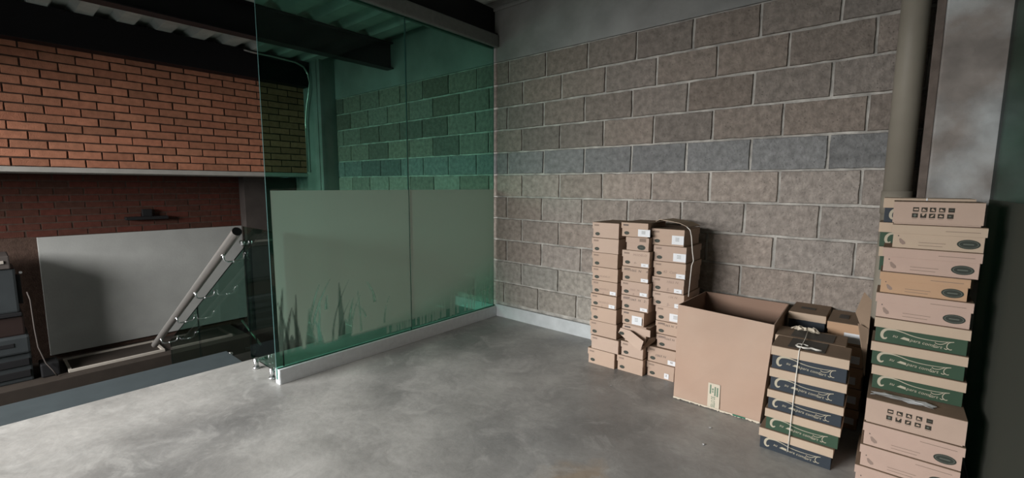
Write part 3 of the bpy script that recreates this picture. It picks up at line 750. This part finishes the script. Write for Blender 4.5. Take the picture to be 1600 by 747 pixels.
# ---- large open carton
root = thing('open_carton', 'large open empty cardboard carton standing between the shoe box stacks', 'carton', (2.215, -.61, 0))
mb = MB()
T_ = .005
bx0, bx1, tx0, tx1, dep, Ht = -.243, .225, -.245, .262, .48, .565
def wall4(a, b_, c, d, m):  # quad with thickness along its normal
    a, b_, c, d = map(Vector, (a, b_, c, d)); n = (b_-a).cross(d-a).normalized()*T_
    Q = [a, b_, c, d]; R_ = [q_+n for q_ in Q]
    mb.face(Q[::-1], m); mb.face(R_, k_cin)
    for i in range(4): j = (i+1) % 4; mb.face([Q[i], Q[j], R_[j], R_[i]], m)
fbl, fbr, ftl, ftr = (bx0, -.0, .004), (bx1, .0, .004), (tx0, .01, Ht+.01), (tx1, -.012, Ht-.005)
bbl, bbr, btl, btr = (bx0, dep, .004), (bx1, dep, .004), (tx0+.012, dep, Ht+.008), (tx1-.012, dep, Ht+.005)
wall4(fbr, fbl, ftl, ftr, k_carton); wall4(bbl, bbr, btr, btl, k_carton); wall4(fbl, bbl, btl, ftl, k_carton); wall4(bbr, fbr, ftr, btr, k_carton)
mb.face([fbl, fbr, bbr, bbl], k_carton); mb.obj('carton_wall', root)
# torn bottom tape edge
mb = MB(); n = 60; rr = random.Random(3)
for i in range(n):
    a = bx0+(bx1-bx0)*i/n; b2 = bx0+(bx1-bx0)*(i+1)/n; hz = .0015+rr.uniform(0, .006)
    mb.face([(a, -.006, hz), (b2, -.006, hz+rr.uniform(-.001, .001)), (b2, -.0055, .014), (a, -.0055, .014)], p_tape)
tp = mb.obj('bottom_tape', root); tp['label'] = 'pale ragged tape along the bottom edge'
mb = MB(); Fc = Face(mb, 0, 0, -.0075)
lx0, lz0, lx1, lz1 = -.046, .016, .018, .158
Fc.rect(lx0, lz0, lx1, lz1, p_tape, 0)
Fc.text('SELLO DE', lx0+.040, .018, .030, p_greenink, PI/2, .50, 0, .0006)
for k, (a, b2) in enumerate(((.095, .152), (.118, .135), (.088, .145), (.086, .140))):
    u = lx0+.010+k*.0125; n = int((b2-a)/.006)
    for i in range(n): Fc.rect(u, a+i*.006, u+.0075, a+i*.006+.0046, p_greenink, .0006)
Fc.rect(lx0+.0225, .106, lx0+.030, .112, p_greenink, .0006)
tp = mb.obj('printed_tape', root); tp['label'] = 'pale vertical tape printed in green'
mb = MB(); Fc = Face(mb, 0, 0, -.0068); Fc.rect(.09, .006, .155, .014, p_greenink, .0004); mb.obj('tape_print', root)

# ---- tied stack of navy and green boxes, front row and the row behind
gT = 'navy and green boxes tied in a stack'
Tx = [(2.508, .526-.415, k_navy, 'navy box with kraft lid, topmost of the tied stack, cord knot on it'),
      (2.507, .415-.308, k_navy, 'navy swoosh box second from top in the tied stack'),
      (2.504, .308-.210, k_navy, 'navy swoosh box in the middle of the tied stack, just above the green one'),
      (2.500, .210-.105, k_green, 'green swoosh box second from bottom in the tied stack'),
      (2.481, .105, k_navy, 'navy swoosh box on the floor at the bottom of the tied stack')]
z = 0
for i in range(4, -1, -1):
    x, h_, cm, lab = Tx[i]
    shoe_box(lab, x+.15, -.85+rx.uniform(-.002, .002), z, .298, .185, h_, 'B', [.02, .012, .006, 0, -.01][i], 0, (cm,), None, k_brown, gT); z += h_
z = 0; gT2 = 'boxes behind the tied stack'
for i, cm in enumerate((k_navy, k_green, k_navy, k_navy, k_navy)):
    h_ = .526/5
    shoe_box(['box hidden lowest behind the tied stack', 'second lowest box behind the tied stack', 'middle box behind the tied stack', 'fourth box up behind the tied stack', 'brown-topped box standing directly behind the top tied box'][i],
             2.635, -.655, z, .29, .18, h_, 'B', .02, 0, (cm,), None, k_brown, gT2); z += h_
# dark tape patches and torn paper on top
mb = MB(); mb.box((2.57, -.83, .5262), (2.715, -.672, .5268), k_dark); tag(mb.obj('tape_patch'), 'dark square of tape on the front top box of the tied stack', 'tape')
mb = MB(); mb.box((2.555, -.64, .5262), (2.73, -.50, .5268), k_dark); tag(mb.obj('tape_patch'), 'dark square of tape on the box behind the tied stack', 'tape')
mb = MB(); mb.tube([(2.610, -.50, .5315), (2.620, -.66, .5315), (2.622, -.80, .531), (2.622, -.8535, .530), (2.621, -.8575, .525), (2.617, -.8590, .40), (2.612, -.8590, .2), (2.608, -.8590, .03)], .0022, m_string, 8)
tag(mb.obj('cord'), 'white cord tied vertically over the navy and green stack', 'cord')
mb = MB(); mb.tube([(2.60, -.795, .5285), (2.612, -.815, .530), (2.632, -.825, .532), (2.65, -.815, .531), (2.66, -.80, .530), (2.68, -.81, .530), (2.70, -.805, .5290)], .0045, m_string, 8)
mb.tube([(2.60, -.795, .529), (2.605, -.77, .530), (2.63, -.765, .530), (2.645, -.77, .529)], .003, m_string, 8)
tag(mb.obj('cord_knot'), 'loose white cord ends curled on top of the tied stack', 'cord')
def crumple(name, cx, cyy, z, w_, d_, m, label, cat, seed, amp=.01, rz=0, nx=9, ny=5):
    r_ = random.Random(seed); mb = MB(); G = []
    for lay in (0, 1):
        g = []
        for j in range(ny):
            row = []
            for i in range(nx):
                u, v = i/(nx-1)-.5, j/(ny-1)-.5
                if lay == 0: hz = amp*r_.random()*(1 if 0 < i < nx-1 else .3); G.append(hz); ex, ey = r_.uniform(-.06, .06)*w_, r_.uniform(-.1, .1)*d_; G.append(ex); G.append(ey)
                k = (j*nx+i)*3; hz, ex, ey = G[k:k+3]
                x, y_ = u*w_+ex, v*d_+ey; c_, s_ = math.cos(rz), math.sin(rz)
                row.append(mb.bm.verts.new((cx+x*c_-y_*s_, cyy+x*s_+y_*c_, z+hz+lay*.0008)))
            g.append(row)
        i_ = mb.mi(m)
        for j in range(ny-1):
            for i in range(nx-1):
                q_ = (g[j][i], g[j][i+1], g[j+1][i+1], g[j+1][i]); mb.bm.faces.new(q_ if lay else q_[::-1]).material_index = i_
    return tag(mb.obj(name), label, cat)
crumple('torn_tape', 2.60, -.515, .5275, .12, .04, p_tape, 'torn crumpled pale tape on the box behind the tied stack', 'tape', 5, .022, -.1)

# ---- two stacks against the wall behind
def pstack(x, w_, y, d_, htop, labs, kinds, grp, kms=None, opts=None):
    n = len(labs); z = 0; h_ = htop/n
    for i in range(n):
        shoe_box(labs[i], x+w_/2, y, z, w_, d_, h_, kinds[i], rx.uniform(-.02, .02), 0, opts[i] if opts else (), kms[i] if kms else None, k_brown, grp); z += h_
# end faces here are plain coloured: kind 'P' with coloured body
def plain_box(label, x, y, z, w_, d_, h_, body, lidm, top, grp, stick=None, rz=0):
    root = thing('shoe_box', label, 'shoe box', (x, y, z), rz, grp); h_ -= .0012; sk = .38*h_
    mb = MB(); mb.box((-w_/2+.004, .0025, 0), (w_/2-.004, d_-.0025, h_-.003), body, .0015); mb.obj('box_body', root)
    lb = MB(); lid_shell(lb, w_, d_, h_, sk, lidm, top); lb.obj('lid', root)
    if stick:
        s_ = MB(); s_.box((-w_/2+stick[0], -.0035, stick[1]), (-w_/2+stick[0]+stick[2], -.0026, stick[1]+stick[3]), p_white, .0002); so = s_.obj('label_sticker', root); so['label'] = 'white paper label sticker'
    return root
names = ['lowest', 'second lowest', 'middle', 'second from top', 'topmost']
for i in range(5):
    plain_box(('brown-topped navy shoe box %s of the stack between carton and tied stack' % names[i]), 2.575, -.272, i*.113, .178, .268, .113, k_navy, k_lid, k_brown, 'navy boxes stacked behind the tied stack', rz=.01*(i % 3-1))
for i in range(5):
    plain_box(('kraft shoe box %s of the wall stack left of the pipe' % names[i]), 2.762, -.36, i*.113, .168, .29, .113, k_warm, k_warm, k_brown, 'kraft boxes stacked left of the pipe',
              stick=[(.10, .03, .05, .035), (.10, .03, .05, .04), (.09, .02, .05, .04), (.09, .02, .06, .04), (.075, .012, .085, .052)][i], rz=.012*(i % 3-1))
mb = MB(); mb.box((2.72, -.26, .5655), (2.762, -.17, .566), k_dark); tag(mb.obj('tape_patch'), 'small dark tape patch on the kraft box left of the pipe', 'tape')
mb = MB(); mb.box((2.53, -.17, .5655), (2.60, -.12, .566), k_dark); tag(mb.obj('tape_patch'), 'dark tape patch on the navy box behind the tied stack', 'tape')

# ---- tall stack on the right
gR = 'boxes of the tall right-hand stack'
low = [(2.860, .303, 0, .096, 'C', k_pink, 'kraft box on the floor at the bottom of the tall right stack'),
       (2.871, .304, .096, .097, 'C', k_pink, 'kraft oval-logo box second from bottom in the tall right stack'),
       (2.875, .306, .193, .100, 'C', k_pink, 'kraft oval-logo box directly under the icon box, tall right stack'),
       (2.877, .300, .293, .106, 'D', kraft[3], 'kraft box with ten small icons, white paper strip on top')]
for x, w_, z, h_, kd, km, lab in low:
    shoe_box(lab, x+w_/2, -.9, z, w_, .32 if kd == 'D' else .31, h_, kd, 0, 0, (), km, k_brown, gR)
upx = [(2.882, .294, .3995, .106, 'B', (k_green,), None, 'green swoosh box lowest of three greens, resting on the icon box'),
       (2.872, .300, .5055, .104, 'B', (k_green,), None, 'green swoosh box in the middle of the three greens, right stack'),
       (2.876, .295, .6095, .108, 'B', (k_green,), None, 'green swoosh box uppermost of the three greens, right stack'),
       (2.872, .297, .7175, .108, 'C', (), k_pink, 'pinkish kraft box resting directly on the uppermost green box'),
       (2.878, .274, .8255, .0915, 'C', (), k_warm, 'warm tan kraft box fourth from top in the tall right stack'),
       (2.880, .296, .917, .104, 'C', (), k_pink, 'pinkish kraft box third from top in the tall right stack'),
       (2.903, .278, 1.021, .098, 'C', (), k_lid, 'kraft box directly under the topmost icon box, right stack'),
       (2.900, .266, 1.119, .095, 'D', (), kraft[3], 'kraft box with ten small icons topmost on the right stack')]
for x, w_, z, h_, kd, op, km, lab in upx:
    shoe_box(lab, x+w_/2, -.77, z, w_, .185, h_, kd, 0, 0, op, km, k_brown, gR)
# row behind the tall stack
z = 0; hs = [.111]*11
for i in range(11):
    cm = (k_green, k_navy)[i % 3 == 1]
    shoe_box('%s box of the back row hidden behind the tall right stack' % ['lowest', 'second', 'third', 'fourth', 'fifth', 'sixth', 'seventh', 'eighth', 'ninth', 'tenth', 'topmost'][i],
             3.015+(.017 if i < 8 else -.004 if i == 8 or i == 10 else -.012), -.56, z, .296, .19, .1112, 'B', 0, 0, (cm,), None, k_lid, 'boxes behind the tall right stack'); z += .1112
mb = MB(); mb.box((3.005, -.5640, 1.198), (3.010, -.5622, 1.2235), p_white, .0003); tag(mb.obj('paper_label'), 'tiny white tag on the lid behind the topmost icon box', 'label')
# paper strip on lower icon box
crumple('paper_strip', 2.99, -.84, .4005, .20, .045, m_paper, 'crumpled white paper strip on the lower icon box', 'paper', 9, .006, -.02)
# torn cardboard flaps leaning at the left of the tall stack
def flap(pts, label, m=k_brown):
    mb = MB(); a = [mb.bm.verts.new(p_) for p_ in pts]; b_ = [mb.bm.verts.new((p_[0]-.003, p_[1]+.002, p_[2])) for p_ in pts]; i = mb.mi(m)
    mb.bm.faces.new(a).material_index = i; mb.bm.faces.new(b_[::-1]).material_index = i
    for k in range(len(pts)):
        j = (k+1) % len(pts); mb.bm.faces.new((a[k], a[j], b_[j], b_[k])).material_index = i
    return tag(mb.obj('cardboard_flap'), label, 'cardboard')
flap([(2.857, -.56, .53), (2.80, -.50, .66), (2.825, -.47, .76), (2.855, -.50, .73)], 'torn brown cardboard flap left of the green boxes')
flap([(2.858, -.59, .38), (2.84, -.57, .49), (2.815, -.55, .62), (2.855, -.54, .60)], 'narrow torn cardboard strip left of the lowest green box')
# litter on the floor
for i, (x, y_) in enumerate(((1.608, -.709), (2.251, -.826), (2.275, -1.009))):
    crumple('paper_scrap', x, y_, .0008, .014, .010, m_paper, ['tiny white paper scrap on the floor before the shoe box columns', 'tiny white scrap on the floor in front of the carton', 'tiny scrap on the floor left of the tied stack'][i], 'scrap', 20+i, .003, .4*i, 4, 3)
